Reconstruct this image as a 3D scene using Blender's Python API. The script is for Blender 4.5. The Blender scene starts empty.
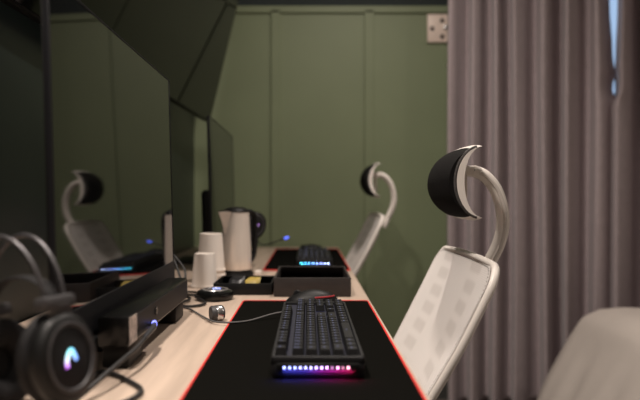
import bpy, bmesh, math, random
from mathutils import Vector, Matrix
random.seed(7)
S = bpy.context.scene
C = S.collection
PI = math.pi
F = 622.2
def at(px, py, d):
    """the point of the place seen at pixel px, py when it stands d metres ahead of the camera"""
    return Vector(((px - 308) / F * d, d, 1.0 - (py - 198) / F * d))

# ------------------------------------------------------------------ materials
def mat(name, col, rough=0.5, metal=0.0, spec=0.5, ior=1.45, noise=0.0, nscale=8.0, bump=0.0, bscale=60.0,
        emis=None, estr=0.0, coat=0.0, sheen=0.0, stretch=(1, 1, 1)):
    m = bpy.data.materials.new(name); m.use_nodes = True
    nt = m.node_tree; b = nt.nodes['Principled BSDF']
    b.inputs['Base Color'].default_value = (*col, 1)
    b.inputs['Roughness'].default_value = rough
    b.inputs['Metallic'].default_value = metal
    b.inputs['Specular IOR Level'].default_value = spec
    b.inputs['IOR'].default_value = ior
    b.inputs['Coat Weight'].default_value = coat
    b.inputs['Sheen Weight'].default_value = sheen
    if emis:
        b.inputs['Emission Color'].default_value = (*emis, 1)
        b.inputs['Emission Strength'].default_value = estr
    if noise or bump:
        tc = nt.nodes.new('ShaderNodeTexCoord'); mp = nt.nodes.new('ShaderNodeMapping')
        mp.inputs['Scale'].default_value = stretch
        nt.links.new(tc.outputs['Object'], mp.inputs['Vector'])
    if noise:
        n = nt.nodes.new('ShaderNodeTexNoise'); n.inputs['Scale'].default_value = nscale; n.inputs['Detail'].default_value = 6
        nt.links.new(mp.outputs[0], n.inputs['Vector'])
        r = nt.nodes.new('ShaderNodeValToRGB')
        lo = tuple(max(0, c * (1 - noise)) for c in col); hi = tuple(min(1, c * (1 + noise)) for c in col)
        r.color_ramp.elements[0].position = .3; r.color_ramp.elements[1].position = .7
        r.color_ramp.elements[0].color = (*lo, 1); r.color_ramp.elements[1].color = (*hi, 1)
        nt.links.new(n.outputs['Fac'], r.inputs['Fac']); nt.links.new(r.outputs['Color'], b.inputs['Base Color'])
    if bump:
        n2 = nt.nodes.new('ShaderNodeTexNoise'); n2.inputs['Scale'].default_value = bscale; n2.inputs['Detail'].default_value = 3
        nt.links.new(mp.outputs[0], n2.inputs['Vector'])
        bp = nt.nodes.new('ShaderNodeBump'); bp.inputs['Strength'].default_value = bump; bp.inputs['Distance'].default_value = .004
        nt.links.new(n2.outputs['Fac'], bp.inputs['Height']); nt.links.new(bp.outputs[0], b.inputs['Normal'])
    return m

def emit(name, col, s):
    return mat(name, (0.02, 0.02, 0.02), .4, emis=col, estr=s)

M = {}
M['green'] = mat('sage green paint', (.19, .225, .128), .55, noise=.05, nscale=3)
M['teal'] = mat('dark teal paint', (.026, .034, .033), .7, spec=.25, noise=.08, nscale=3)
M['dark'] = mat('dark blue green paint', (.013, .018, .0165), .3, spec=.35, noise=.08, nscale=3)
M['plain'] = mat('grey wall paint', (.42, .40, .37), .7, noise=.05, nscale=3)
M['ceil'] = mat('ceiling paint', (.62, .60, .57), .8, noise=.04)
M['floor'] = mat('brown carpet', (.13, .105, .095), .95, noise=.3, nscale=120, bump=.3, bscale=300)
M['skirt'] = mat('dark trim', (.06, .06, .055), .5, noise=.05)
M['wood'] = mat('light oak laminate', (.51, .40, .318), .42, noise=.14, nscale=5, stretch=(9, .7, 9))
M['woodleg'] = mat('oak panel', (.50, .36, .24), .5, noise=.12, nscale=5, stretch=(7, 7, .7))
M['curtain'] = mat('mauve grey curtain cloth', (.43, .36, .37), .85, noise=.06, nscale=25, bump=.08, bscale=400, sheen=.15)
M['sheet'] = mat('cream bed cover cloth', (.54, .485, .44), .85, noise=.03, nscale=10, bump=.12, bscale=25)
M['mattress'] = mat('mattress cloth', (.6, .58, .55), .9, noise=.03)
M['bedbase'] = mat('brown bed base', (.08, .05, .035), .6, noise=.1)
M['mat_black'] = mat('black mat cloth', (.006, .0058, .005), 1.0, spec=.0, noise=.2, nscale=300, bump=.1, bscale=900)
M['mat_red'] = mat('red stitched edge', (.65, .028, .022), .7, noise=.1, nscale=400)
M['black'] = mat('black plastic', (.006, .006, .006), .5, spec=.3, noise=.1, nscale=40)
M['blackgloss'] = mat('glossy black plastic', (.005, .005, .005), .25, spec=.45, noise=.1, nscale=40)
M['darkgrey'] = mat('dark grey plastic', (.014, .014, .015), .5, spec=.35, noise=.1, nscale=40)
M['midgrey'] = mat('grey plastic', (.05, .048, .05), .5, noise=.08, nscale=40)
M['bezel'] = mat('blue grey bezel', (.012, .0125, .015), .5, spec=.2, noise=.05)
M['foam'] = mat('black leatherette', (.008, .0075, .008), .7, spec=.3, noise=.1, nscale=60, bump=.2, bscale=150)
M['headmetal'] = mat('gunmetal band', (.11, .105, .11), .38, metal=.7, noise=.05)
M['screen'] = mat('glossy dark screen', (.004, .004, .0045), .035, ior=2.25, noise=.05)
M['tvscreen'] = mat('glossy dark television glass', (.0035, .0035, .0035), .03, ior=1.26, noise=.05)
M['ivory'] = mat('ivory white plastic', (.80, .745, .69), .4, noise=.02)
M['ivory2'] = mat('white nylon shell', (.62, .565, .52), .5, noise=.03)
M['padcloth'] = mat('charcoal mesh cloth', (.0075, .0068, .0066), .9, spec=.15, noise=.45, nscale=420, bump=.35, bscale=420)
M['piping'] = mat('grey perforated edging', (.06, .055, .053), .8, noise=.8, nscale=500)
M['cup'] = mat('white paper', (.86, .79, .725), .65, noise=.02)
M['steel'] = mat('brushed steel', (.92, .83, .75), .26, metal=.35, noise=.06, nscale=30, stretch=(3, 3, .1))
M['box'] = mat('dark brown leatherette', (.028, .022, .020), .55, noise=.12, nscale=60, bump=.15, bscale=120)
M['boxin'] = mat('black box lining', (.008, .007, .007), .8, noise=.1)
M['yellow'] = mat('yellow foil sachet', (.36, .265, .06), .5, noise=.15, nscale=60)
M['sachetblack'] = mat('black foil sachet', (.012, .012, .013), .35, noise=.1)
M['silver'] = mat('silver metal', (.55, .54, .54), .25, metal=.9, noise=.05)
M['plate'] = mat('beige plate', (.78, .64, .55), .45, noise=.06, nscale=30)
M['hole'] = mat('dark brown hole', (.05, .032, .025), .6, noise=.05)
M['key'] = mat('dark grey keycap', (.013, .013, .014), .5, spec=.3, noise=.1, nscale=50)
M['sticker'] = mat('printed paper label', (.60, .52, .47), .6, noise=.45, nscale=90)
M['cable'] = mat('black rubber cable', (.014, .013, .013), .5, noise=.1)
M['greycable'] = mat('grey cable', (.10, .095, .095), .5, noise=.1)
M['plug'] = mat('dark plug', (.03, .03, .033), .4, noise=.1)
M['frame'] = mat('white window frame', (.6, .6, .6), .5, noise=.03)

def mesh_cloth():
    m = bpy.data.materials.new('white woven mesh'); m.use_nodes = True
    nt = m.node_tree; b = nt.nodes['Principled BSDF']; out = nt.nodes['Material Output']
    b.inputs['Base Color'].default_value = (.93, .885, .85, 1); b.inputs['Roughness'].default_value = .75
    tc = nt.nodes.new('ShaderNodeTexCoord')
    w = nt.nodes.new('ShaderNodeTexWave'); w.bands_direction = 'Z'; w.inputs['Scale'].default_value = 90
    w2 = nt.nodes.new('ShaderNodeTexWave'); w2.bands_direction = 'Y'; w2.inputs['Scale'].default_value = 90
    nt.links.new(tc.outputs['Object'], w.inputs['Vector']); nt.links.new(tc.outputs['Object'], w2.inputs['Vector'])
    mul = nt.nodes.new('ShaderNodeMath'); mul.operation = 'MULTIPLY'
    nt.links.new(w.outputs['Fac'], mul.inputs[0]); nt.links.new(w2.outputs['Fac'], mul.inputs[1])
    mr = nt.nodes.new('ShaderNodeMapRange'); mr.inputs['To Min'].default_value = .08; mr.inputs['To Max'].default_value = .30
    nt.links.new(mul.outputs[0], mr.inputs['Value'])
    # rear shell's dark slots, painted greyer into the cloth colour in two columns
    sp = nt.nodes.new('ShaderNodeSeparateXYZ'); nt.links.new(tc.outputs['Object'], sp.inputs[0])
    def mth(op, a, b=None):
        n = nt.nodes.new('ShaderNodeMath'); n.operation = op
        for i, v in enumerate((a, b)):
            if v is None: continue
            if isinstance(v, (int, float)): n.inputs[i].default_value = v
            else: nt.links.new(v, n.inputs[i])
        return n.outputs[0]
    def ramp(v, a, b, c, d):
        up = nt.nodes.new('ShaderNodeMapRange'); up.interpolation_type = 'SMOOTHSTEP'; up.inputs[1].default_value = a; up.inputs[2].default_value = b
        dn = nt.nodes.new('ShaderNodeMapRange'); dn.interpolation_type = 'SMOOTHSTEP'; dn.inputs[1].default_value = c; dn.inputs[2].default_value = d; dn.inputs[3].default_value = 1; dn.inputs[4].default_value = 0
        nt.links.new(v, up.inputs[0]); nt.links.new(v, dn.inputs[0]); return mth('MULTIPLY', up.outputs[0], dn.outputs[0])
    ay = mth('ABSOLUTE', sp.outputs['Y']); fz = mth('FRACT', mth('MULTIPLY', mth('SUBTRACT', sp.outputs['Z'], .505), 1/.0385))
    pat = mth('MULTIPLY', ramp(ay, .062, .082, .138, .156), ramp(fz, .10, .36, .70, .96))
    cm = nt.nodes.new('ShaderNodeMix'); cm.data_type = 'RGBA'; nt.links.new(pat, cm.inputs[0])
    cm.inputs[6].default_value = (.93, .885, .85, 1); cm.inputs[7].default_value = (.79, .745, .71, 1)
    nt.links.new(cm.outputs[2], b.inputs['Base Color'])
    tr = nt.nodes.new('ShaderNodeBsdfTransparent'); mx = nt.nodes.new('ShaderNodeMixShader')
    tl = nt.nodes.new('ShaderNodeBsdfTranslucent'); tl.inputs['Color'].default_value = (.84, .78, .74, 1)
    mx0 = nt.nodes.new('ShaderNodeMixShader'); mx0.inputs[0].default_value = .06
    nt.links.new(b.outputs[0], mx0.inputs[1]); nt.links.new(tl.outputs[0], mx0.inputs[2])
    nt.links.new(mr.outputs[0], mx.inputs[0]); nt.links.new(mx0.outputs[0], mx.inputs[1]); nt.links.new(tr.outputs[0], mx.inputs[2])
    nt.links.new(mx.outputs[0], out.inputs[0])
    return m
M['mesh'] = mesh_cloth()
def glass():
    m = bpy.data.materials.new('window glass'); m.use_nodes = True
    nt = m.node_tree; out = nt.nodes['Material Output']; nt.nodes.remove(nt.nodes['Principled BSDF'])
    t = nt.nodes.new('ShaderNodeBsdfTransparent'); t.inputs[0].default_value = (.94, .97, .98, 1)
    g = nt.nodes.new('ShaderNodeBsdfGlossy'); g.inputs['Roughness'].default_value = .02
    fr = nt.nodes.new('ShaderNodeFresnel'); fr.inputs[0].default_value = 1.45
    mx = nt.nodes.new('ShaderNodeMixShader')
    nt.links.new(fr.outputs[0], mx.inputs[0]); nt.links.new(t.outputs[0], mx.inputs[1]); nt.links.new(g.outputs[0], mx.inputs[2])
    nt.links.new(mx.outputs[0], out.inputs[0]); return m
M['glass'] = glass()
def logo_mat():
    m = bpy.data.materials.new('lit logo'); m.use_nodes = True
    nt = m.node_tree; b = nt.nodes['Principled BSDF']; b.inputs['Base Color'].default_value = (.02, .02, .02, 1)
    tc = nt.nodes.new('ShaderNodeTexCoord'); sp = nt.nodes.new('ShaderNodeSeparateXYZ')
    nt.links.new(tc.outputs['Generated'], sp.inputs[0])
    # along the width of the sign (violet to blue) mixed with its height (to pale cyan)
    r = nt.nodes.new('ShaderNodeValToRGB'); e = r.color_ramp.elements
    e[0].position = .0; e[0].color = (.62, .10, .95, 1); e[1].position = 1; e[1].color = (.25, .95, 1, 1)
    e.new(.45).color = (.75, .85, 1, 1); e.new(.75).color = (.45, .95, 1, 1)
    nt.links.new(sp.outputs['Z'], r.inputs['Fac'])
    r2 = nt.nodes.new('ShaderNodeValToRGB'); e = r2.color_ramp.elements
    e[0].position = .45; e[0].color = (0, 0, 0, 1); e[1].position = .95; e[1].color = (1, 1, 1, 1)
    nt.links.new(sp.outputs['Y'], r2.inputs['Fac'])
    mx = nt.nodes.new('ShaderNodeMix'); mx.data_type = 'RGBA'
    nt.links.new(r2.outputs['Color'], mx.inputs[0]); nt.links.new(r.outputs['Color'], mx.inputs[6]); mx.inputs[7].default_value = (.10, .35, 1, 1)
    nt.links.new(mx.outputs[2], b.inputs['Emission Color']); b.inputs['Emission Strength'].default_value = 2.2
    return m
M['logo'] = logo_mat()
def strip_mat(name, stops, s):
    m = bpy.data.materials.new(name); m.use_nodes = True
    nt = m.node_tree; b = nt.nodes['Principled BSDF']; b.inputs['Base Color'].default_value = (.02, .02, .02, 1)
    tc = nt.nodes.new('ShaderNodeTexCoord'); sp = nt.nodes.new('ShaderNodeSeparateXYZ'); r = nt.nodes.new('ShaderNodeValToRGB')
    nt.links.new(tc.outputs['Generated'], sp.inputs[0]); nt.links.new(sp.outputs['X'], r.inputs['Fac'])
    e = r.color_ramp.elements; e[0].position = stops[0][0]; e[0].color = (*stops[0][1], 1); e[1].position = stops[-1][0]; e[1].color = (*stops[-1][1], 1)
    for p, c in stops[1:-1]: e.new(p).color = (*c, 1)
    nt.links.new(r.outputs['Color'], b.inputs['Emission Color']); b.inputs['Emission Strength'].default_value = s
    return m

# ------------------------------------------------------------------ mesh helpers
def box(bm, x0, x1, y0, y1, z0, z1, bev=0.0, seg=2, tf=None):
    t = bmesh.new()
    vs = [t.verts.new(p) for p in ((x0,y0,z0),(x1,y0,z0),(x1,y1,z0),(x0,y1,z0),(x0,y0,z1),(x1,y0,z1),(x1,y1,z1),(x0,y1,z1))]
    for f in ((3,2,1,0),(4,5,6,7),(0,1,5,4),(1,2,6,5),(2,3,7,6),(3,0,4,7)): t.faces.new([vs[i] for i in f])
    if bev: bmesh.ops.bevel(t, geom=list(t.edges), offset=bev, segments=seg, affect='EDGES', profile=.5)
    merge(bm, t, tf)
def merge(bm, t, tf=None):
    if tf is not None: bmesh.ops.transform(t, matrix=tf, verts=t.verts)
    mp = {v: bm.verts.new(v.co) for v in t.verts}
    for f in t.faces:
        try: bm.faces.new([mp[v] for v in f.verts])
        except ValueError: pass
    t.free()
def catmull(pts, n=8, closed=False):
    P = [Vector(p) for p in pts]; N = len(P); out = []
    for i in range(N if closed else N - 1):
        if closed: a, b, c, d = P[i-1], P[i], P[(i+1) % N], P[(i+2) % N]
        else: a, b, c, d = P[max(i-1,0)], P[i], P[i+1], P[min(i+2,N-1)]
        for k in range(n):
            t = k / n
            out.append(.5*((2*b)+(c-a)*t+(2*a-5*b+4*c-d)*t*t+(3*b-a-3*c+d)*t**3))
    if not closed: out.append(P[-1])
    return out
def tube(bm, pts, r, seg=10, closed=False, r2=None, up=None, tf=None):
    """round (or flattened, with r2 across 'up') tube along pts; r may be a list"""
    t = bmesh.new(); pts = [Vector(p) for p in pts]; N = len(pts); rings = []
    ref = Vector(up) if up else None; prev = None
    for i, p in enumerate(pts):
        if closed: d = (pts[(i+1) % N] - pts[i-1]).normalized()
        else: d = (pts[min(i+1,N-1)] - pts[max(i-1,0)]).normalized()
        if ref: a = ref
        elif prev is not None: a = prev
        else: a = Vector((0,0,1)) if abs(d.z) < .9 else Vector((1,0,0))
        u = (a - d*a.dot(d)).normalized(); v = d.cross(u); prev = u
        ri = r[i] if isinstance(r, (list, tuple)) else r
        rj = ri if r2 is None else (r2[i] if isinstance(r2, (list, tuple)) else r2)
        rings.append([t.verts.new(p + u*ri*math.cos(2*PI*k/seg) + v*rj*math.sin(2*PI*k/seg)) for k in range(seg)])
    for i in range(N if closed else N-1):
        A, B = rings[i], rings[(i+1) % N]
        for k in range(seg): t.faces.new((A[k], A[(k+1)%seg], B[(k+1)%seg], B[k]))
    if not closed:
        t.faces.new(rings[0][::-1]); t.faces.new(rings[-1])
    bmesh.ops.recalc_face_normals(t, faces=t.faces)
    merge(bm, t, tf)
def lathe(bm, prof, seg=32, tf=None):
    """profile of (radius, height) turned about z"""
    t = bmesh.new(); rings = []
    for r, z in prof:
        if r < 1e-6: rings.append([t.verts.new((0,0,z))])
        else: rings.append([t.verts.new((r*math.cos(2*PI*k/seg), r*math.sin(2*PI*k/seg), z)) for k in range(seg)])
    for A, B in zip(rings, rings[1:]):
        for k in range(seg):
            k2 = (k+1) % seg
            if len(A) == 1 and len(B) == 1: continue
            if len(A) == 1: t.faces.new((A[0], B[k2], B[k]))
            elif len(B) == 1: t.faces.new((A[k], A[k2], B[0]))
            else: t.faces.new((A[k], A[k2], B[k2], B[k]))
    bmesh.ops.recalc_face_normals(t, faces=t.faces)
    merge(bm, t, tf)
def grid(bm, fn, nu, nv, closed_u=False):
    V = [[bm.verts.new(fn(i/(nu-1) if not closed_u else i/nu, j/(nv-1))) for j in range(nv)] for i in range(nu)]
    for i in range(nu if closed_u else nu-1):
        for j in range(nv-1):
            bm.faces.new((V[i][j], V[(i+1)%nu][j], V[(i+1)%nu][j+1], V[i][j+1]))
    return V
def obj(name, bm, m, parent=None, smooth=True, shift=None, angle=40):
    if shift is not None:
        for v in bm.verts: v.co -= shift
    bmesh.ops.remove_doubles(bm, verts=bm.verts, dist=1e-6)
    me = bpy.data.meshes.new(name); bm.to_mesh(me); bm.free()
    me.materials.append(m)
    if smooth:
        for p in me.polygons: p.use_smooth = True
        try: me.set_sharp_from_angle(angle=math.radians(angle))
        except Exception: pass
    o = bpy.data.objects.new(name, me); C.objects.link(o)
    if parent is not None: o.parent = parent
    return o
def tag(o, label, cat, group=None):
    o['label'] = label; o['category'] = cat
    if group: o['group'] = group
    return o
def thing(name, label, cat, loc=(0,0,0), rz=0.0, group=None):
    o = bpy.data.objects.new(name, None); C.objects.link(o); o.empty_display_size = .05
    o.location = loc; o.rotation_euler = (0,0,rz)
    return tag(o, label, cat, group)
def struct(name, bm, m, parent=None, smooth=False):
    o = obj(name, bm, m, parent, smooth)
    if parent is None: o['kind'] = 'structure'
    return o
def dup(root, loc, rz, label, group=None):
    def cp(o, parent):
        c = o.copy(); C.objects.link(c); c.parent = parent
        for ch in [x for x in C.objects if x.parent is o]: cp(ch, c)
        return c
    r = cp(root, None); r.location = loc; r.rotation_euler = (0,0,rz); r['label'] = label
    if group: r['group'] = group
    return r
NB = bmesh.new
def setbase(o, loc):
    """gives a one-mesh thing its origin at loc without moving it"""
    loc = Vector(loc)
    o.data.transform(Matrix.Translation(-loc)); o.location = loc; return o

# ------------------------------------------------------------------ the room
XL, XR, YF, YB, ZC = -.585, 3.3, -1.7, 3.2, 2.55
FZ = -.03
GT = 1.985                                    # top of the green panelling
WX0, WX1, WZ0, WZ1 = 1.05, 2.25, .85, 2.30    # window opening in the back wall
b = NB(); box(b, XL-.1, XR+.1, YF-.1, YB+.1, FZ-.08, FZ); struct('floor', b, M['floor'])
b = NB(); box(b, XL-.1, XR+.1, YF-.1, YB+.1, ZC, ZC+.08); struct('ceiling', b, M['ceil'])
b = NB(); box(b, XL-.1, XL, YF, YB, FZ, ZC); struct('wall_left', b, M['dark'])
b = NB(); box(b, XR, XR+.1, YF, YB, FZ, ZC); struct('wall_right', b, M['plain'])
b = NB(); box(b, XL-.1, XR+.1, YF-.1, YF, FZ, ZC); struct('wall_front', b, M['plain'])
b = NB()
box(b, XL-.1, WX0, YB, YB+.12, FZ, GT); box(b, WX1, XR+.1, YB, YB+.12, FZ, GT)
box(b, WX0, WX1, YB, YB+.12, FZ, WZ0)
# raised rails and stiles of the panelling
box(b, XL, WX0, YB-.014, YB+.01, GT-.036, GT, .003); box(b, XL, WX0, YB-.014, YB+.01, .10, .19, .003)
for px in (91.5, 183.5, 275.7, 369, 461):
    x = (px-308)/F*YB
    box(b, x-.024, x+.024, YB-.014, YB+.01, .15, GT-.02, .003)
struct('wall_back', b, M['green'])
b = NB(); box(b, XL-.1, WX0, YB, YB+.12, GT, ZC); box(b, WX1, XR+.1, YB, YB+.12, GT, ZC); box(b, WX0, WX1, YB, YB+.12, WZ1, ZC)
struct('wall_back_upper', b, M['teal'])
b = NB(); box(b, XL, WX0, YB-.018, YB, FZ, .1, .003); struct('baseboard_back', b, M['skirt'])
b = NB(); box(b, XL, XL+.014, YF, YB-.02, FZ, .1, .003); struct('baseboard_left', b, M['skirt'])
b = NB()
for x0, x1, z0, z1 in ((WX0,WX0+.05,WZ0,WZ1),(WX1-.05,WX1,WZ0,WZ1),(WX0,WX1,WZ0,WZ0+.05),(WX0,WX1,WZ1-.05,WZ1)):
    box(b, x0, x1, YB+.03, YB+.08, z0, z1, .004)
win = struct('window_1', b, M['frame'])
b = NB(); box(b, WX0+.04, WX1-.04, YB+.05, YB+.056, WZ0+.04, WZ1-.04); obj('window_pane', b, M['glass'], win, False)
b = NB(); box(b, .70, 2.62, 3.01, 3.07, ZC-.03, ZC, .004); struct('trim_1', b, M['frame'])

# ------------------------------------------------------------------ curtains (pleats follow the ridges seen in the cloth)
def curtain(name, ridges, x0, x1, edge, side, label):
    YC = 3.04
    R = ridges
    def phase(px):
        if px <= R[0]: return (px-R[0])/(R[1]-R[0])
        for i in range(len(R)-1):
            if px <= R[i+1]: return i + (px-R[i])/(R[i+1]-R[i])
        return len(R)-1 + (px-R[-1])/(R[-1]-R[-2])
    rows = [ FZ+.004 + (2.516-FZ)*j/70 for j in range(71)]
    n = int((x1-x0)*1.6)
    b = NB(); V = []
    for i in range(n+1):
        px = x0 + (x1-x0)*i/n; ph = phase(px); col = []
        for z in rows:
            w = math.sin(z*1.3+px*.05)
            sag = .08*math.sin(z*2.1+ph*1.7)
            f = (ph+sag*.25) % 1.0; f = .5*f/.76 if f < .76 else .5+.5*(f-.76)/.24
            c = math.cos(2*PI*f)
            amp = .098*(1+.12*math.sin(ph*2.3))*(1 - .18*max(0, z-1.6))
            y = YC - amp*c - .004*math.cos(5*PI*ph+w)
            q = px + edge(z)*max(0, 1-abs((px-(x1 if side > 0 else x0))/22))**1.5 + 1.2*w
            col.append(b.verts.new(((q-308)/F*y, y, z)))
        V.append(col)
    for i in range(n):
        for j in range(len(rows)-1): b.faces.new((V[i][j], V[i+1][j], V[i+1][j+1], V[i][j+1]))
    o = obj(name, b, M['curtain'], None, True, angle=180)
    sm = o.modifiers.new('thick', 'SOLIDIFY'); sm.thickness = .004
    tag(o, label, 'curtain', 'curtains over the window'); setbase(o, (((x0+x1)/2-308)/F*YC, YC, 0))
def interp(T):
    def f(z):
        if z <= T[0][0]: return T[0][1]
        for (a, p), (c, q) in zip(T, T[1:]):
            if z <= c: t = (z-a)/(c-a); t = t*t*(3-2*t); return p+(q-p)*t
        return T[-1][1]
    return f
zz = lambda py: 1-(py-198)/F*3.04
curtain('curtain', [472, 494, 514, 544, 567, 595], 448, 611,
        interp([(zz(105), 7), (zz(97), 3), (zz(85), 0), (zz(73), 3), (zz(50), .5), (zz(0), -2.5), (2.5, -5)]), 1,
        'wide mauve-grey curtain hanging beside the beige wall plate')
curtain('curtain', [619, 648, 676, 706, 735, 765, 796], 611, 830,
        interp([(zz(105), -6), (zz(97), 2), (zz(85), 3.8), (zz(73), 2.6), (zz(50), 4), (zz(0), 6), (2.5, 8)]), -1,
        'mauve-grey curtain at the photo edge, beyond the bright gap of daylight')

# ------------------------------------------------------------------ beige plate on the wall
wp = at(437.5, 29, YB)
t = thing('wall_plate', 'square beige wall plate with dark holes beside the curtain', 'wall plate', (wp.x, YB-.001, wp.z-.072))
b = NB(); box(b, -.054, .062, -.016, 0, 0, .144, .004); obj('face_plate', b, M['plate'], t)
for px, py in ((441.5, 21.5), (431.5, 29.5), (441.5, 37.5)):
    p = at(px, py, YB); hb = NB(); lathe(hb, [(0, .004), (.011, .003), (.012, -.002), (0, -.002)], 16,
        Matrix.Translation((p.x-wp.x, -.0165, p.z-wp.z+.072)) @ Matrix.Rotation(PI/2, 4, 'X'))
    obj('hole', hb, M['hole'], t)
p = at(445.5, 28.5, YB); b = NB(); box(b, p.x-wp.x-.014, p.x-wp.x+.014, -.024, -.015, p.z-wp.z+.062, p.z-wp.z+.082, .003)
obj('switch_tab', b, M['silver'], t)

# ------------------------------------------------------------------ bed and its cover
bed = thing('bed', 'bed hidden under the cream cover by the curtain', 'bed', (2.2, 1.5, 0))
sh = Vector((2.2, 1.5, 0))
b = NB(); box(b, 1.26, 2.90, .40, 2.55, .08, .24, .01); obj('bed_base', b, M['bedbase'], bed, shift=sh)
b = NB(); box(b, 1.20, 2.96, .36, 2.60, .24, .475, .05, 4); obj('mattress', b, M['mattress'], bed, shift=sh)
for x in (1.34, 2.82):
    for y in (.42, 2.48):
        b = NB(); lathe(b, [(0,FZ),(.025,FZ),(.03,.08),(0,.08)], 14, Matrix.Translation((x, y, 0))); obj('leg', b, M['bedbase'], bed, shift=sh)
def rr(s, x0, x1, y0, y1, r):
    """point and outward direction round a rectangle with corners of radius r; s in 0..1"""
    segs = [('l', (x0, y1-r), (x0, y0+r)), ('c', (x0+r, y0+r), PI), ('l', (x0+r, y0), (x1-r, y0)), ('c', (x1-r, y0+r), 1.5*PI),
            ('l', (x1, y0+r), (x1, y1-r)), ('c', (x1-r, y1-r), 0), ('l', (x1-r, y1), (x0+r, y1)), ('c', (x0+r, y1-r), .5*PI)]
    L = [math.dist(g[1], g[2]) if g[0] == 'l' else PI/2*r for g in segs]
    d = s*sum(L)
    for g, l in zip(segs, L):
        if d <= l or g is segs[-1]:
            k = min(1, d/l)
            if g[0] == 'l':
                a, c = Vector(g[1]), Vector(g[2]); tdir = (c-a).normalized()
                return a+(c-a)*k, Vector((tdir.y, -tdir.x))*1.0, sum(L)
            an = g[2]+k*PI/2; dv = Vector((math.cos(an), math.sin(an)))
            return Vector(g[1])+dv*r, dv, sum(L)
        d -= l
b = NB(); NS = 420
prof = [(-.90,.582),(-.60,.581),(-.35,.575),(-.22,.566),(-.13,.554),(-.07,.538),(-.035,.518),(-.014,.504),(.002,.484),(.018,.455),(.038,.42),(.066,.37),(.098,.31),(.130,.25),(.160,.19),(.185,.13),(.205,.07),(.222,-.02)]
rings = []
for off, z in prof:
    ring = []
    for i in range(NS):
        r0 = min(.09, max(.02, .09+off)); ins = min(0, off)
        p, dv, LL = rr(i/NS, 1.14-ins, 3.02+ins, .30-ins, 2.68+ins, r0)
        if dv.dot(p-Vector((2.08,1.50))) < 0: dv = -dv
        drop = max(0, (.47-z)/.46)
        s = i/NS*LL
        fold = (.016*math.sin(s*21+1.1*math.sin(s*3))+.009*math.sin(s*47+2))*drop**1.1
        q = p+dv*(max(0, off)+fold)
        zz2 = z + .004*math.sin(q.x*9+q.y*7)*(1 if z > .45 else 0) + .002*math.sin(q.x*23-q.y*11)
        ring.append(b.verts.new((q.x, q.y, zz2)))
    rings.append(ring)
for A, B in zip(rings, rings[1:]):
    for i in range(NS): b.faces.new((A[i], B[i], B[(i+1)%NS], A[(i+1)%NS]))
b.faces.new(rings[0])
bmesh.ops.recalc_face_normals(b, faces=b.faces)
o = obj('bed_cover', b, M['sheet'], None, True, angle=180); tag(o, 'cream cloth cover draped over the bed in front of the curtains', 'bed cover'); setbase(o, (2.2, 1.5, 0))

# ------------------------------------------------------------------ desk
D0 = -.30; DX0, DX1 = -.58, .152
desk = thing('desk', 'long light oak desk against the wall under the screens', 'desk', (-.23, 1.4, 0))
sh = Vector((-.23, 1.4, 0))
b = NB(); box(b, DX0, DX1, D0, 3.165, .718, .75, .003); obj('tabletop', b, M['wood'], desk, shift=sh)
for y in (D0+.02, 1.50, 3.10):
    b = NB(); box(b, DX0+.03, DX1-.12, y, y+.035, FZ, .718, .002); obj('panel_leg', b, M['woodleg'], desk, shift=sh)
b = NB(); box(b, DX0+.02, DX0+.04, D0+.06, 3.10, .40, .718, .002); obj('back_panel', b, M['woodleg'], desk, shift=sh)
DZ = .7505

# ------------------------------------------------------------------ screens
def make_monitor():
    t = thing('monitor', '', 'monitor', (0,0,0), 0, 'monitors on the desk')
    W, Z0, Z1, k = .355, .048, .530, .0268
    def TF(u): return Matrix(((1,0,-k,u),(0,1,0,0),(0,0,1,0),(0,0,0,1)))
    b = NB(); box(b, -.0085, -.003, -W, W, Z0, Z1, .004, 2, TF(0)); box(b, -.05, -.006, -.26, .30, Z0+.012, Z0+.23, .014, 3, TF(0)); obj('housing', b, M['black'], t)
    b = NB(); box(b, -.004, 0, -W+.006, W-.003, Z0+.052, Z1-.003, 0, 2, TF(0)); obj('screen', b, M['screen'], t, False)
    b = NB()
    box(b, -.006, .0015, -W, -W+.006, Z0, Z1, .0007, 1, TF(0)); box(b, -.006, .0012, W-.003, W, Z0, Z1, .0005, 1, TF(0))
    box(b, -.006, .0012, -W, W, Z1-.003, Z1, .0005, 1, TF(0)); box(b, -.006, .0018, -W, W, Z0, Z0+.052, .0007, 1, TF(0))
    obj('bezel', b, M['bezel'], t)
    b = NB(); box(b, -.085, -.045, -.04, .04, .008, .20, .006); box(b, -.06, -.01, -.035, .035, .15, .21, .006); nk = obj('stand_neck', b, M['black'], t)
    b = NB(); box(b, -.19, -.02, -.12, .12, 0, .010, .004); obj('stand_base', b, M['black'], t)
    return t
mon = make_monitor()
mon.location = (-.3135, 1.125, DZ); mon.rotation_euler = (0,0,math.radians(.53)); mon['label'] = 'nearer tall dark monitor mirroring a white chair, behind the soundbar'
dup(mon, (-.3255, 2.465, DZ), math.radians(.53), 'farther dark monitor seen nearly edge-on behind the steel kettle')

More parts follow.
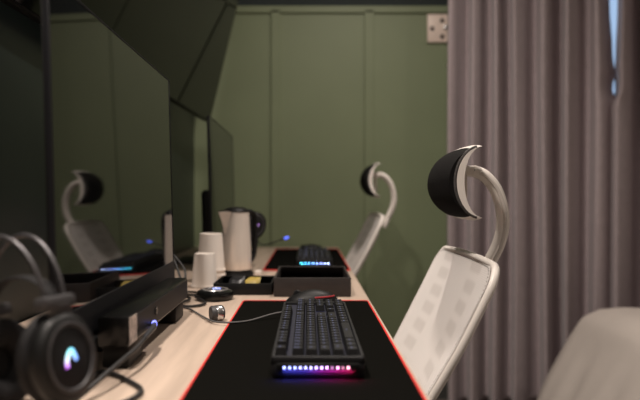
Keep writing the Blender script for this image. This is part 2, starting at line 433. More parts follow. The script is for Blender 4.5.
a, tt = math.radians(-2.39), math.radians(-13.43)
n = Vector((math.cos(tt)*math.cos(a), math.cos(tt)*math.sin(a), math.sin(tt)))
e1 = Vector((-math.sin(a), math.cos(a), 0)); e2 = n.cross(e1) * 1.0
if e2.z < 0: e2 = -e2
P0 = Vector((-.463, 2.937, 1.356))
TVM = Matrix(((e1.x, e2.x, n.x, P0.x), (e1.y, e2.y, n.y, P0.y), (e1.z, e2.z, n.z, P0.z), (0,0,0,1)))
TL, TH = 1.92, 1.08
tv = thing('wall_screen', 'huge glossy dark screen leaning out from the wall above the monitors', 'screen', P0 - e1*TL/2)
sh = P0 - e1*TL/2
b = NB(); box(b, -TL, 0, 0, TH, -.035, -.003, .004, 2, TVM); box(b, -TL+.35, -.35, .2, .7, -.07, -.03, .012, 2, TVM); obj('housing', b, M['black'], tv, shift=sh)
b = NB(); box(b, -TL+.004, -.004, .006, TH-.004, -.004, 0, 0, 2, TVM); obj('glass_panel', b, M['tvscreen'], tv, False, shift=sh)
b = NB()
c0 = P0 - e1*TL/2 + e2*.45 - n*.06
tube(b, [c0, Vector((XL+.02, c0.y, c0.z+.03))], .03, 12); box(b, XL+.001, XL+.022, c0.y-.25, c0.y+.25, c0.z-.12, c0.z+.2, .004)
obj('wall_bracket', b, M['black'], tv, shift=sh)

# ------------------------------------------------------------------ soundbar
sbx, sby = -.2825, 1.12
sb = thing('soundbar', 'long black soundbar standing in front of the nearer monitor', 'soundbar', (sbx, sby, DZ)); sh = Vector((sbx, sby, DZ))
b = NB(); box(b, -.305, -.260, .90, 1.345, .783, .828, .004); obj('body', b, M['blackgloss'], sb, shift=sh)
b = NB(); box(b, -.2605, -.2592, .93, 1.335, .787, .824, .0004, 1); obj('grille', b, M['darkgrey'], sb, shift=sh)
for y in (.91, 1.235):
    b = NB(); box(b, -.302, -.262, y, y+.075, DZ, .785, .004); obj('foot', b, M['black'], sb, shift=sh)
b = NB(); box(b, -.2592, -.2587, .903, .942, .786, .826); b2 = obj('sticker', b, M['sticker'], sb, False, shift=sh); b2['label'] = 'pale paper label'
b = NB(); lathe(b, [(0,0),(.007,0),(.007,.002),(0,.002)], 16, Matrix.Translation((-.2592, 1.06, .808)) @ Matrix.Rotation(PI/2, 4, 'Y')); obj('jack_socket', b, M['blackgloss'], sb, shift=sh)

# ------------------------------------------------------------------ mats, keyboards, mice
def make_mat():
    t = thing('desk_mat', '', 'desk mat', (0,0,0), 0, 'red-edged desk mats')
    def outline(w, l, r):
        out = []
        for cx, cy, a0 in ((w-r, l-r, 0), (-w+r, l-r, 90), (-w+r, -l+r, 180), (w-r, -l+r, 270)):
            for k in range(7): an = math.radians(a0+15*k); out.append((cx+r*math.cos(an), cy+r*math.sin(an)))
        return out
    b = NB(); O = outline(.149, .447, .008)
    lo = [b.verts.new((x, y, 0)) for x, y in O]; hi = [b.verts.new((x, y, .003)) for x, y in O]
    for i in range(len(O)): b.faces.new((lo[i], lo[(i+1)%len(O)], hi[(i+1)%len(O)], hi[i]))
    b.faces.new(hi); b.faces.new(lo[::-1]); obj('cloth', b, M['mat_black'], t, False)
    b = NB(); tube(b, [(x, y, .0021) for x, y in outline(.1492, .4472, .008)], .0021, 8, True); obj('red_edging', b, M['mat_red'], t)
    return t
mt = make_mat(); mt.location = (-.006, 1.048, DZ); mt['label'] = 'black red-edged mat nearest the camera, under the large keyboard'
dup(mt, (-.005, 2.58, DZ), 0, 'black red-edged mat at the far end, beyond the dark brown box')

BL = [(.30,.36,1)]*3 + [(.36,.36,1)]*2 + [(.42,.36,1), (.5,.36,1), (.6,.36,1), (.75,.35,.95), (.9,.3,.8), (1,.32,.7), (1,.3,.55), (1,.35,.5)]
led_near = [emit('led glow %s' % 'abcdefghijklm'[i], tuple(min(1, c*.8+.06) for c in BL[i]), 8 if i not in (9, 11) else 2) for i in range(13)]
CY = [(.08,.65,.85), (.08,.55,.9), (.12,.5,1), (.2,.45,1), (.25,.4,1), (.3,.4,1), (.4,.5,1), (.5,.6,1)]
led_far = [emit('cyan led glow %s' % 'abcdefgh'[i], CY[i], 22) for i in range(8)]
def tw(bm, x, y, w, l, z, h, ins):
    lo = [bm.verts.new((x+sx*w/2, y+sy*l/2, z)) for sx, sy in ((-1,-1),(1,-1),(1,1),(-1,1))]
    hi = [bm.verts.new((x+sx*(w/2-ins), y+sy*(l/2-ins), z+h)) for sx, sy in ((-1,-1),(1,-1),(1,1),(-1,1))]
    for i in range(4): bm.faces.new((lo[i], lo[(i+1)%4], hi[(i+1)%4], hi[i]))
    bm.faces.new(hi); bm.faces.new(lo[::-1])
def make_keyboard(leds, label, loc, ledxs, backs, under):
    t = thing('keyboard', label, 'keyboard', loc, 0, 'lit keyboards on the mats')
    Wd, Ln = .1275, .452
    b = NB()
    box(b, -Wd/2, Wd/2, -Ln/2, Ln/2, .002, .0245, .004, 2)
    for x0, x1, y0, y1 in ((-Wd/2, -Wd/2+.0045, -Ln/2, Ln/2), (Wd/2-.0045, Wd/2, -Ln/2, Ln/2), (-Wd/2, Wd/2, -Ln/2, -Ln/2+.0085), (-Wd/2, Wd/2, Ln/2-.008, Ln/2)):
        box(b, x0, x1, y0, y1, .02, .0305, .0015, 2)
    obj('case', b, M['darkgrey'], t)
    b = NB(); box(b, -Wd/2+.006, Wd/2-.006, -Ln/2+.01, Ln/2-.01, .0240, .0252); obj('backlight_plate', b, backs, t, False)
    U = .01905; rowx = [-.0515, -.0275, -.0085, .0105, .0295, .0485]
    rows = [
        [(0,1)]+[(2+i,1) for i in range(4)]+[(6.5+i,1) for i in range(4)]+[(11+i,1) for i in range(4)]+[(15.25+i,1) for i in range(3)],
        [(i,1) for i in range(13)]+[(13,2)]+[(15.25+i,1) for i in range(3)]+[(18.5+i,1) for i in range(4)],
        [(0,1.5)]+[(1.5+i,1) for i in range(12)]+[(13.5,1.5)]+[(15.25+i,1) for i in range(3)]+[(18.5+i,1) for i in range(4)],
        [(0,1.75)]+[(1.75+i,1) for i in range(11)]+[(12.75,2.25)]+[(18.5+i,1) for i in range(4)],
        [(0,2.25)]+[(2.25+i,1) for i in range(10)]+[(12.25,2.75)]+[(16.25,1)]+[(18.5+i,1) for i in range(4)],
        [(0,1.25),(1.25,1.25),(2.5,1.25),(3.75,6.25),(10,1.25),(11.25,1.25),(12.5,1.25),(13.75,1.25)]+[(15.25+i,1) for i in range(3)]+[(18.5,2),(20.5,1),(21.5,1)]]
    kb, lb = NB(), NB()
    y0 = -Ln/2+.0115
    sc = (Ln-.0225)/22.5
    for ri, row in enumerate(rows):
        h = [.0135, .0125, .0115, .0110, .0110, .0115][ri]
        for u, w in row:
            yc = y0+(u+w/2)*sc; l = w*sc-.0013
            tw(kb, rowx[ri], yc, .0172, l, .0262, h, .0023)
            zt = .0262+h+.0002
            lx = rowx[ri]-.001
            for dx in ((-.0030, .0012) if ri == 1 else (0,)):
                v = [lb.verts.new((lx+dx+sx*.0012, yc+sy*min(.0028, l*.2), zt)) for sx, sy in ((-1,-1),(1,-1),(1,1),(-1,1))]
                lb.faces.new(v)
    nk = len(kb.faces); merge(kb, lb); kb.faces.ensure_lookup_table()
    for f in kb.faces[nk:]: f.material_index = 1
    kc = obj('keycaps', kb, M['key'], t, True, angle=20); kc.data.materials.append(leg_mat)
    for i, x in enumerate(ledxs):
        b = NB(); box(b, x-.0013, x+.0013, -Ln/2-.0062, -Ln/2-.003, .0155, .0188, .0006, 1); obj('led', b, leds[i], t)
    b = NB(); box(b, -.056, .056, -Ln/2-.0055, -Ln/2+.0005, .0135, .0225, .0012, 1); obj('light_bar', b, M['black'], t)
    b = NB(); b.faces.new([b.verts.new(q) for q in ((-.048,-Ln/2-.0032,.0134),(-.048,-Ln/2-.0001,.0134),(.048,-Ln/2-.0001,.0134),(.048,-Ln/2-.0032,.0134))]); o = obj('underglow_strip', b, under, t, False); o['label'] = 'hidden strip added under the front edge for the coloured mat glow'  # unseen strip added to throw the LEDs' coloured glow on the mat
    for x in (-.045, .045):
        for y in (-.2, .2):
            b = NB(); box(b, x-.012, x+.012, y-.008, y+.008, 0, .003, .0008, 1); obj('rubber_foot', b, M['black'], t)
    return t
leg_mat = emit('key legend glow', (.45, .5, 1), .22)
back_a = emit('blue backlight', (.16, .18, 1), .02)
KX = .0135
make_keyboard(led_near, 'large dark keyboard nearest the camera with blue to red end lights', (KX, 1.072, DZ+.003), [-.0455+i*.0072 for i in range(13)], back_a, strip_mat('blue to red added glow', [(0,(.08,.10,1)),(.35,(.12,.06,1)),(.6,(.7,.02,.6)),(1,(1,.02,.12))], 170))
make_keyboard(led_far, 'small far keyboard with pale blue end lights beyond the brown box', (.023, 2.415, DZ+.003), [-.046+i*.0135 for i in range(8)], back_a, strip_mat('cyan added glow', [(0,(.03,.5,.8)),(1,(.2,.3,1))], 6))

def make_mouse(label, loc, lit=True):
    t = thing('computer_mouse', label, 'mouse', loc, 0, 'dark mice on the mats')
    def shape(u, v, top=True):
        th = u*2*PI; s = math.sin(v*PI/2); c = math.cos(v*PI/2)
        L = .061; W = .033*(1+.10*math.cos(2*th)-.07*math.cos(th))
        x = L*math.cos(th)*s; y = W*math.sin(th)*s
        z = .037*(max(0, c)**.75)*(1-.22*(.5-.5*math.cos(th))*s) + .004
        return Vector((x, y, z))
    b = NB(); V = grid(b, lambda u, v: shape(u, v), 40, 14, True)
    b.faces.new([V[i][-1] for i in range(40)]); 
    bmesh.ops.recalc_face_normals(b, faces=b.faces)
    obj('shell', b, M['black'], t, True, angle=75)
    b = NB(); lathe(b, [(0,-.004),(.009,-.004),(.010,-.002),(.010,.002),(.009,.004),(0,.004)], 18, Matrix.Translation((-.033, 0, .0295)) @ Matrix.Rotation(PI/2, 4, 'X')); obj('scroll_wheel', b, M['darkgrey'], t)
    pts = []; b = NB()
    for k in range(15):
        u = -.23+.20*k/14; p = shape(u % 1, .62); pts.append(p+Vector((0, -.0006, .0004)))
    tube(b, pts, .0016, 8); o = obj('light_strip', b, red_glow if lit else M['darkgrey'], t)
    if lit: o['label'] = 'glowing red arc'
    b = NB(); box(b, -.045, .045, -.02, .02, 0, .0045, .001); obj('glide_pad', b, M['darkgrey'], t)
    return t
red_glow = emit('red mouse light', (1, .05, .06), .30)
make_mouse('dark mouse with a red light arc behind the large keyboard', (.009, 1.40, DZ+.003))
make_mouse('dark mouse behind the far keyboard at the wall end', (.011, 2.78, DZ+.003), False)

# ------------------------------------------------------------------ dark brown box between the mats
bx0, bx1, by0, by1, bh = -.0865, .109, 1.572, 1.84, .048
t = thing('storage_box', 'open dark brown box on the desk between the two mats', 'box', ((bx0+bx1)/2, (by0+by1)/2, DZ)); sh = Vector(t.location)
b = NB(); w = .006
for x0, x1, y0, y1, z1 in ((bx0,bx1,by0,by0+w,bh),(bx0,bx1,by1-w,by1,bh),(bx0,bx0+w,by0+w,by1-w,bh),(bx1-w,bx1,by0+w,by1-w,bh)): box(b, x0, x1, y0, y1, DZ, DZ+z1, .0015)
obj('wall_panels', b, M['box'], t, shift=sh)
b = NB(); box(b, bx0+w, bx1-w, by0+w, by1-w, DZ, DZ+.004); obj('lining', b, M['boxin'], t, False, shift=sh)

# ------------------------------------------------------------------ tray of sachets
tx0, tx1, ty0, ty1 = -.244, -.093, 1.60, 1.76
t = thing('sachet_tray', 'low black tray of sachets on the desk before the kettle', 'tray', ((tx0+tx1)/2, (ty0+ty1)/2, DZ)); sh = Vector(t.location)
b = NB(); w = .004
for x0, x1, y0, y1 in ((tx0,tx1,ty0,ty0+w),(tx0,tx1,ty1-w,ty1),(tx0,tx0+w,ty0+w,ty1-w),(tx1-w,tx1,ty0+w,ty1-w)): box(b, x0, x1, y0, y1, DZ, DZ+.030, .001)
obj('rim', b, M['black'], t, shift=sh)
b = NB(); box(b, tx0+w, tx1-w, ty0+w, ty1-w, DZ, DZ+.004); obj('tray_floor', b, M['boxin'], t, False, shift=sh)
def sachet(x, y, w, h, tilt, m, name, label, grp, rz=0):
    b = NB()
    def fn(u, v): 
        e = (1-(2*u-1)**4)*(1-(2*v-1)**4)
        return e
    for s in (1, -1):
        grid(b, lambda u, v: Vector(((u-.5)*w, s*.004*fn(u, v), v*h)), 9, 9)
    bmesh.ops.remove_doubles(b, verts=b.verts, dist=1e-5)
    bmesh.ops.recalc_face_normals(b, faces=b.faces)
    o = obj(name, b, m, None, True); o.location = (x, y, DZ+.005); o.rotation_euler = (-tilt, 0, rz)
    tag(o, label, 'sachet', grp)
where = ['front', 'second', 'third']
for i in range(3):
    sachet(-.196+.003*i, 1.650+.024*i, .036, .042, .85, M['sachetblack'], 'coffee_sachet', 'black sachet leaning in the tray, %s of the black row' % where[i], 'black sachets in the tray', .08*(i-1))
for i in range(3):
    sachet(-.148-.002*i, 1.650+.024*i, .034, .040, .9, M['yellow'], 'sugar_sachet', 'yellow sachet leaning in the tray, %s of the yellow row' % where[i], 'yellow sachets in the tray', .15*(1-i))

# ------------------------------------------------------------------ paper cups, upside down
def cup_bm(rt, rb, h):
    b = NB()
    lathe(b, [(0, h-.004), (rt*.93, h-.004), (rt*.95, h), (rt, h-.001), (rb*.97, .006), (rb*1.02, .006), (rb*1.045, .003), (rb*1.02, 0), (rb*.97, .002), (rt*.96, h-.006), (0, h-.007)], 40)
    return b
c1 = at(204.6, 286, 1.757)
o = obj('paper_cup', cup_bm(.0285, .0375, .094), M['cup'], None); o.location = (c1.x, c1.y, DZ); tag(o, 'short white paper cup upside down, in front of the taller stack', 'cup', 'paper cups on the desk')
c2 = at(211, 281, 1.88)
lab = ['lowest white cup, its rim on the desk, of the tall upside-down stack', 'middle white cup of the tall upside-down stack', 'top white cup of the tall upside-down stack behind the short one']
for i in range(3):
    o = obj('paper_cup', cup_bm(.0335, .0425, .112), M['cup'], None); o.location = (c2.x, c2.y, DZ+.0155*i); tag(o, lab[i], 'cup', 'paper cups on the desk')

# ------------------------------------------------------------------ kettle
kc = at(236.5, 275, 2.02)
kt = thing('electric_kettle', 'pale steel kettle with a black lid and handle behind the cups', 'kettle', (kc.x, kc.y, DZ), math.radians(0))
b = NB(); lathe(b, [(0,0),(.054,0),(.056,.003),(.054,.009),(.048,.012),(0,.012)], 36); obj('power_base', b, M['black'], kt)
b = NB(); lathe(b, [(0,.013),(.047,.013),(.049,.018),(.0485,.06),(.0455,.12),(.042,.18),(.0405,.206),(.0385,.208),(0,.208)], 48); body = obj('body', b, M['steel'], kt, True)
b = NB(); lathe(b, [(.0495,.011),(.0503,.013),(.0503,.017),(.0495,.019),(.047,.019),(.047,.011),(.0495,.011)], 48); obj('bottom_band', b, M['black'], kt)
b = NB(); lathe(b, [(0,.221),(.02,.220),(.034,.215),(.041,.208),(.042,.204),(.040,.203),(0,.203)], 40); lid = obj('lid', b, M['black'], kt)
# spout: a wedge with a V lip that opens to the left and the front
sd = Vector((-.72, -.69, 0)).normalized(); sp = Vector((-sd.y, sd.x, 0))
b = NB()
R0 = sd*.037
A = [b.verts.new(R0+sp*.021+Vector((0,0,.206))), b.verts.new(R0-sp*.021+Vector((0,0,.206))), b.verts.new(sd*.071+Vector((0,0,.205))), b.verts.new(sd*.046+Vector((0,0,.130)))]
A2 = b.verts.new(sd*.060+Vector((0,0,.178)))
for f in ((0,2,1),(0,4,2),(2,4,1),(0,3,4),(4,3,1)): b.faces.new([([*A, A2])[i] for i in f])
bmesh.ops.recalc_face_normals(b, faces=b.faces)
obj('spout', b, M['steel'], kt, True, angle=30)
ld = Vector((-.97, .24, 0)); lp = Vector((-ld.y, ld.x, 0)); b = NB()  # black wedge left of the spout, set on the lid
A = [b.verts.new(ld*.034+lp*.024+Vector((0,0,.212))), b.verts.new(ld*.034-lp*.024+Vector((0,0,.212))), b.verts.new(ld*.062+Vector((0,0,.207))), b.verts.new(ld*.043+Vector((0,0,.135)))]
for f in ((0,2,1),(0,3,2),(1,2,3),(0,1,3)): b.faces.new([A[i] for i in f])
bmesh.ops.recalc_face_normals(b, faces=b.faces); obj('black_wedge', b, M['black'], lid, False)
hd = Vector((.74, .67, 0)).normalized(); hs = Vector((-hd.y, hd.x, 0))
b = NB(); tube(b, catmull([hd*.036+Vector((0,0,.205)), hd*.058+Vector((0,0,.204)), hd*.073+Vector((0,0,.185)), hd*.076+Vector((0,0,.13)), hd*.070+Vector((0,0,.07)), hd*.058+Vector((0,0,.045)), hd*.046+Vector((0,0,.045))], 8), .008, 12, False, .012, None); obj('handle', b, M['black'], kt)
b = NB(); box(b, .062, .082, -.035, -.02, .004, .018, .003); o = obj('power_switch', b, M['cup'], kt); o['label'] = 'small white switch'

# ------------------------------------------------------------------ round black gadget
g = at(215, 297, 1.535)
t = thing('charging_puck', 'round black gadget with a bright ring, before the short paper cup', 'gadget', (g.x, g.y, DZ))
b = NB(); lathe(b, [(0,0),(.040,0),(.045,.004),(.047,.012),(.044,.020),(.036,.024),(0,.024)], 36); obj('body', b, M['blackgloss'], t)
b = NB(); lathe(b, [(.026,.0238),(.027,.0262),(.032,.0262),(.034,.0238),(.026,.0238)], 36); obj('metal_ring', b, M['silver'], t)
b = NB(); box(b, -.008, .012, .006, .016, .0236, .0262, .001); obj('status_light', b, emit('pale blue light', (.35, .42, 1), 1.5), t)

# ------------------------------------------------------------------ cables
def cable(name, pts, r, m, label, n=8):
    b = NB(); tube(b, catmull(pts, n), r, 8); o = obj(name, b, m); tag(o, label, 'cable'); setbase(o, Vector(pts[0])); return o
dk = lambda px, py, h=.003: (lambda d: Vector(((px-308)/F*d, d, .75+h)))((.25-h)*F/(py-198))
k0 = Vector((-.0505, 1.275, DZ+.016))
cable('keyboard_cable', [k0, Vector((-.075, 1.27, DZ+.012)), dk(250, 320.5, .006), dk(232, 322.5, .006), dk(214, 321.5, .0055), dk(203, 316.5, .004), dk(190, 309, .003), dk(180, 306, .003), Vector((-.31, 1.47, DZ+.003))], .0019, M['greycable'], 'thin grey cable running from the large keyboard towards the soundbar')
h = dk(219, 319, .006)
t = thing('cable_holder', 'small round metal cable holder lying beside the mat', 'cable holder', (h.x, h.y, DZ), math.radians(25))
b = NB(); lathe(b, [(0,-.014),(.014,-.014),(.0155,-.012),(.0155,.010),(.014,.012),(0,.012)], 28, Matrix.Translation((0,.012,.0155)) @ Matrix.Rotation(PI/2, 4, 'Y')); obj('weight', b, M['midgrey'], t)
b = NB(); lathe(b, [(0,.012),(.011,.012),(.012,.0135),(0,.0135)], 28, Matrix.Translation((0,.012,.0155)) @ Matrix.Rotation(PI/2, 4, 'Y')); obj('end_cap', b, M['silver'], t)
b = NB(); lathe(b, [(.0156,-.003),(.0160,-.002),(.0160,.008),(.0156,.009),(.0150,.008),(.0150,-.002),(.0156,-.003)], 28, Matrix.Translation((0,.012,.0155)) @ Matrix.Rotation(PI/2, 4, 'Y')); obj('metal_band', b, M['silver'], t)

# the headset plug with its blue ring, in the soundbar's front
jp = Vector((-.2590, 1.03, .7915))
pl = thing('audio_plug', 'black audio plug with a lit blue ring, pushed into the soundbar front', 'plug', jp); sh = jp
s0 = jp
b = NB(); tube(b, [s0, s0+Vector((.006,-.004,0))], .0044, 16); tube(b, [s0+Vector((.005,-.004,0)), s0+Vector((.0085,-.020,-.001)), s0+Vector((.0105,-.055,-.002)), s0+Vector((.0110,-.085,-.004))], [.0046, .0050, .0046, .0034], 14); obj('sleeve', b, M['plug'], pl, shift=sh)
b = NB(); tube(b, [s0+Vector((.0055+.0058*math.cos(q)*.5, -.0045+.0058*math.cos(q)*.6, .0058*math.sin(q))) for q in [2*PI*i/24 for i in range(24)]], .0012, 8, True); o = obj('light_ring', b, emit('blue ring light', (.22, .25, 1), 3.0), pl, shift=sh); o['label'] = 'glowing blue ring'
e0 = s0+Vector((.0110, -.085, -.004))
cable('headset_cable', [e0, e0+Vector((0,-.04,-.004)), Vector((-.2530, .86, .779)), Vector((-.262, .80, .772)), Vector((-.272, .765, .763)), Vector((-.280, .745, .757))], .0032, M['cable'], 'black cable from the blue-ringed plug down to the headset')
cable('looped_cable', [Vector((-.285, .79, DZ+.004)), dk(98, 372.5, .004), dk(112, 373.5, .004), dk(128, 380.5, .004), dk(139, 387, .004), dk(141, 392, .004), dk(133, 398, .004), dk(116, 405, .004), dk(96, 412, .004)], .0032, M['cable'], 'black cable curving over bare desk beside the headset')
cable('power_cable', [Vector((-.36, 1.62, DZ+.12)), Vector((-.325, 1.58, DZ+.05)), Vector((-.31, 1.55, DZ+.012)), Vector((-.285, 1.50, DZ+.006)), Vector((-.30, 1.43, DZ+.005)), Vector((-.265, 1.41, DZ+.004)), Vector((-.24, 1.455, DZ+.004)), g+Vector((-.05,-.01,0))*1 if False else Vector((g.x-.046, g.y-.012, DZ+.008))], .003, M['cable'], 'dark cable dropping behind the soundbar end to the round gadget')
cable('power_cable', [Vector((-.40, 1.66, DZ+.16)), Vector((-.375, 1.63, DZ+.06)), Vector((-.345, 1.61, DZ+.022)), Vector((-.325, 1.62, DZ+.03)), Vector((-.325, 1.64, DZ+.06)), Vector((-.36, 1.66, DZ+.10))], .003, M['cable'], 'dark cable looping upright between monitor edge and short cup')
cable('power_cable', [Vector((-.37, 1.585, DZ+.004)), Vector((-.33, 1.59, DZ+.004)), Vector((-.29, 1.575, DZ+.004)), Vector((-.282, 1.60, DZ+.004)), Vector((-.30, 1.625, DZ+.004)), Vector((-.37, 1.63, DZ+.004))], .0028, M['cable'], 'dark cable lying in a flat loop left of the round gadget')

# ------------------------------------------------------------------ headsets
def make_headset(label, loc, rz, mic):
    t = thing('gaming_headset', label, 'headset', loc, rz, 'black headsets on the desk')
    ZS = 1.20; HC = .0655
    for s in (1, -1):
        T = Matrix.Translation((.075*s, 0, HC)) @ Matrix.Scale(ZS, 4, (0,0,1)) @ Matrix.Rotation(PI/2*s, 4, 'Y')
        b = NB(); lathe(b, [(0,-.018),(.047,-.018),(.0505,-.012),(.0515,-.004),(.0505,.004),(.046,.010),(.040,.0125),(.037,.0125),(.0345,.010),(0,.010)], 44, T); cup = obj('ear_cup', b, M['black'], t)
        b = NB(); lathe(b, [(.0345,.0100),(.036,.0132),(.0385,.0138),(.0405,.0126),(.038,.0110),(.0345,.0100)], 44, T); obj('trim_ring', b, M['midgrey'], cup)
        b = NB(); lathe(b, [(0,.0115),(.030,.0115),(.0338,.0100),(.0338,.0085),(0,.0085)], 44, T); obj('cover_disc', b, M['darkgrey'], cup)
        # lit mark: an arch with a long curved left leg and a shorter right one
        L = [(-.0095,-.0125),(-.0100,-.0075),(-.0085,-.001),(-.005,.006),(.0005,.0105)]
        Rr = [(.0005,.0105),(.0035,.0035),(.0068,-.0050)]
        b = NB()
        for path, wd in ((catmull([(p[0],p[1],0) for p in L], 6), .0027), (catmull([(p[0],p[1],0) for p in Rr], 6), .0027)):
            tube(b, [Vector((.0133-.0008 if s > 0 else -.0125, p.x*s, p.y)) + Vector((.075*s, 0, HC)) for p in path], .0009, 10, False, wd, (1,0,0))
        obj('lit_mark', b, M['logo'], cup)
        b = NB(); lathe(b, [(.018,-.019),(.046,-.018),(.051,-.022),(.053,-.029),(.050,-.036),(.042,-.039),(.030,-.037),(.022,-.030),(.018,-.019)], 44, T); obj('ear_cushion', b, M['foam'], t)
        # yoke from the cup up to the rails
        b = NB(); tube(b, catmull([(.060*s,-.004,.100),(.072*s,0,.122),(.078*s,0,.140)], 6), .019, 14, False, .006, (0,1,0)); 
        box(b, .066*s-.012, .066*s+.016, -.026, .026, .132, .151, .005, 2, Matrix.Translation((.0,0,0)))
        obj('yoke', b, M['midgrey'], t)
    for y in (-.016, .016):
        b = NB(); tube(b, [(-.010+.078*math.cos(q)*(1-.04*math.sin(q)), y*(1+.25*math.sin(q)), .145+.100*math.sin(q)) for q in [PI*i/36 for i in range(37)]], .0034, 10); obj('headband_rail', b, M['headmetal'], t)
    b = NB(); tube(b, [(.066*math.cos(q), 0, .142+.042*math.sin(q)) for q in [PI*i/30 for i in range(31)]], .011, 12, False, .003, (0,1,0)); obj('suspension_strap', b, M['foam'], t)
    if mic:
        b = NB(); P = [Vector((.085,0,.0655))+(Vector(q)-Vector((.085,0,.0655)))/.85 for q in catmull([(.080,-.030,.108),(.095,-.050,.118),(.108,-.078,.098),(.114,-.105,.072),(.116,-.114,.064)], 6)]; tube(b, P, .0024, 8); bo = obj('microphone_boom', b, M['black'], t)
        b = NB(); tube(b, [Vector((.085,0,.0655))+(Vector(q)-Vector((.085,0,.0655)))/.85 for q in [(.1155,-.111,.0665),(.1165,-.116,.062),(.1175,-.121,.0575),(.118,-.124,.055)]], [.004,.0055,.0055,.004], 12); o = obj('microphone_tip', b, emit('blue mic light', (.10, .16, 1), 1.6), bo); o['label'] = 'blue lit tip'
    return t
hx = at(71, 357, .735)
ang = math.radians(-26)
near = make_headset('large black headset with a lit mark nearest the camera', (0, 0, 0), 0, False)
R = Matrix.Rotation(ang, 4, 'Z') @ Matrix.Rotation(math.radians(-10), 4, 'Y') @ Matrix.Scale(.8, 4)
near.matrix_world = Matrix.Translation(at(71, 357, .676) - (R @ Vector((.085, 0, .0655)))) @ R
fx = at(255, 226, 2.25)
far = make_headset('far black headset turned upside down behind the kettle, with blue microphone tip', (0, 0, 0), 0, True)
R = Matrix.Rotation(math.radians(-68), 4, 'Z') @ Matrix.Rotation(PI-math.radians(24), 4, 'X') @ Matrix.Scale(.85, 4)
far.matrix_world = Matrix.Translation(fx - (R @ Vector((.085, 0, .0655)))) @ R

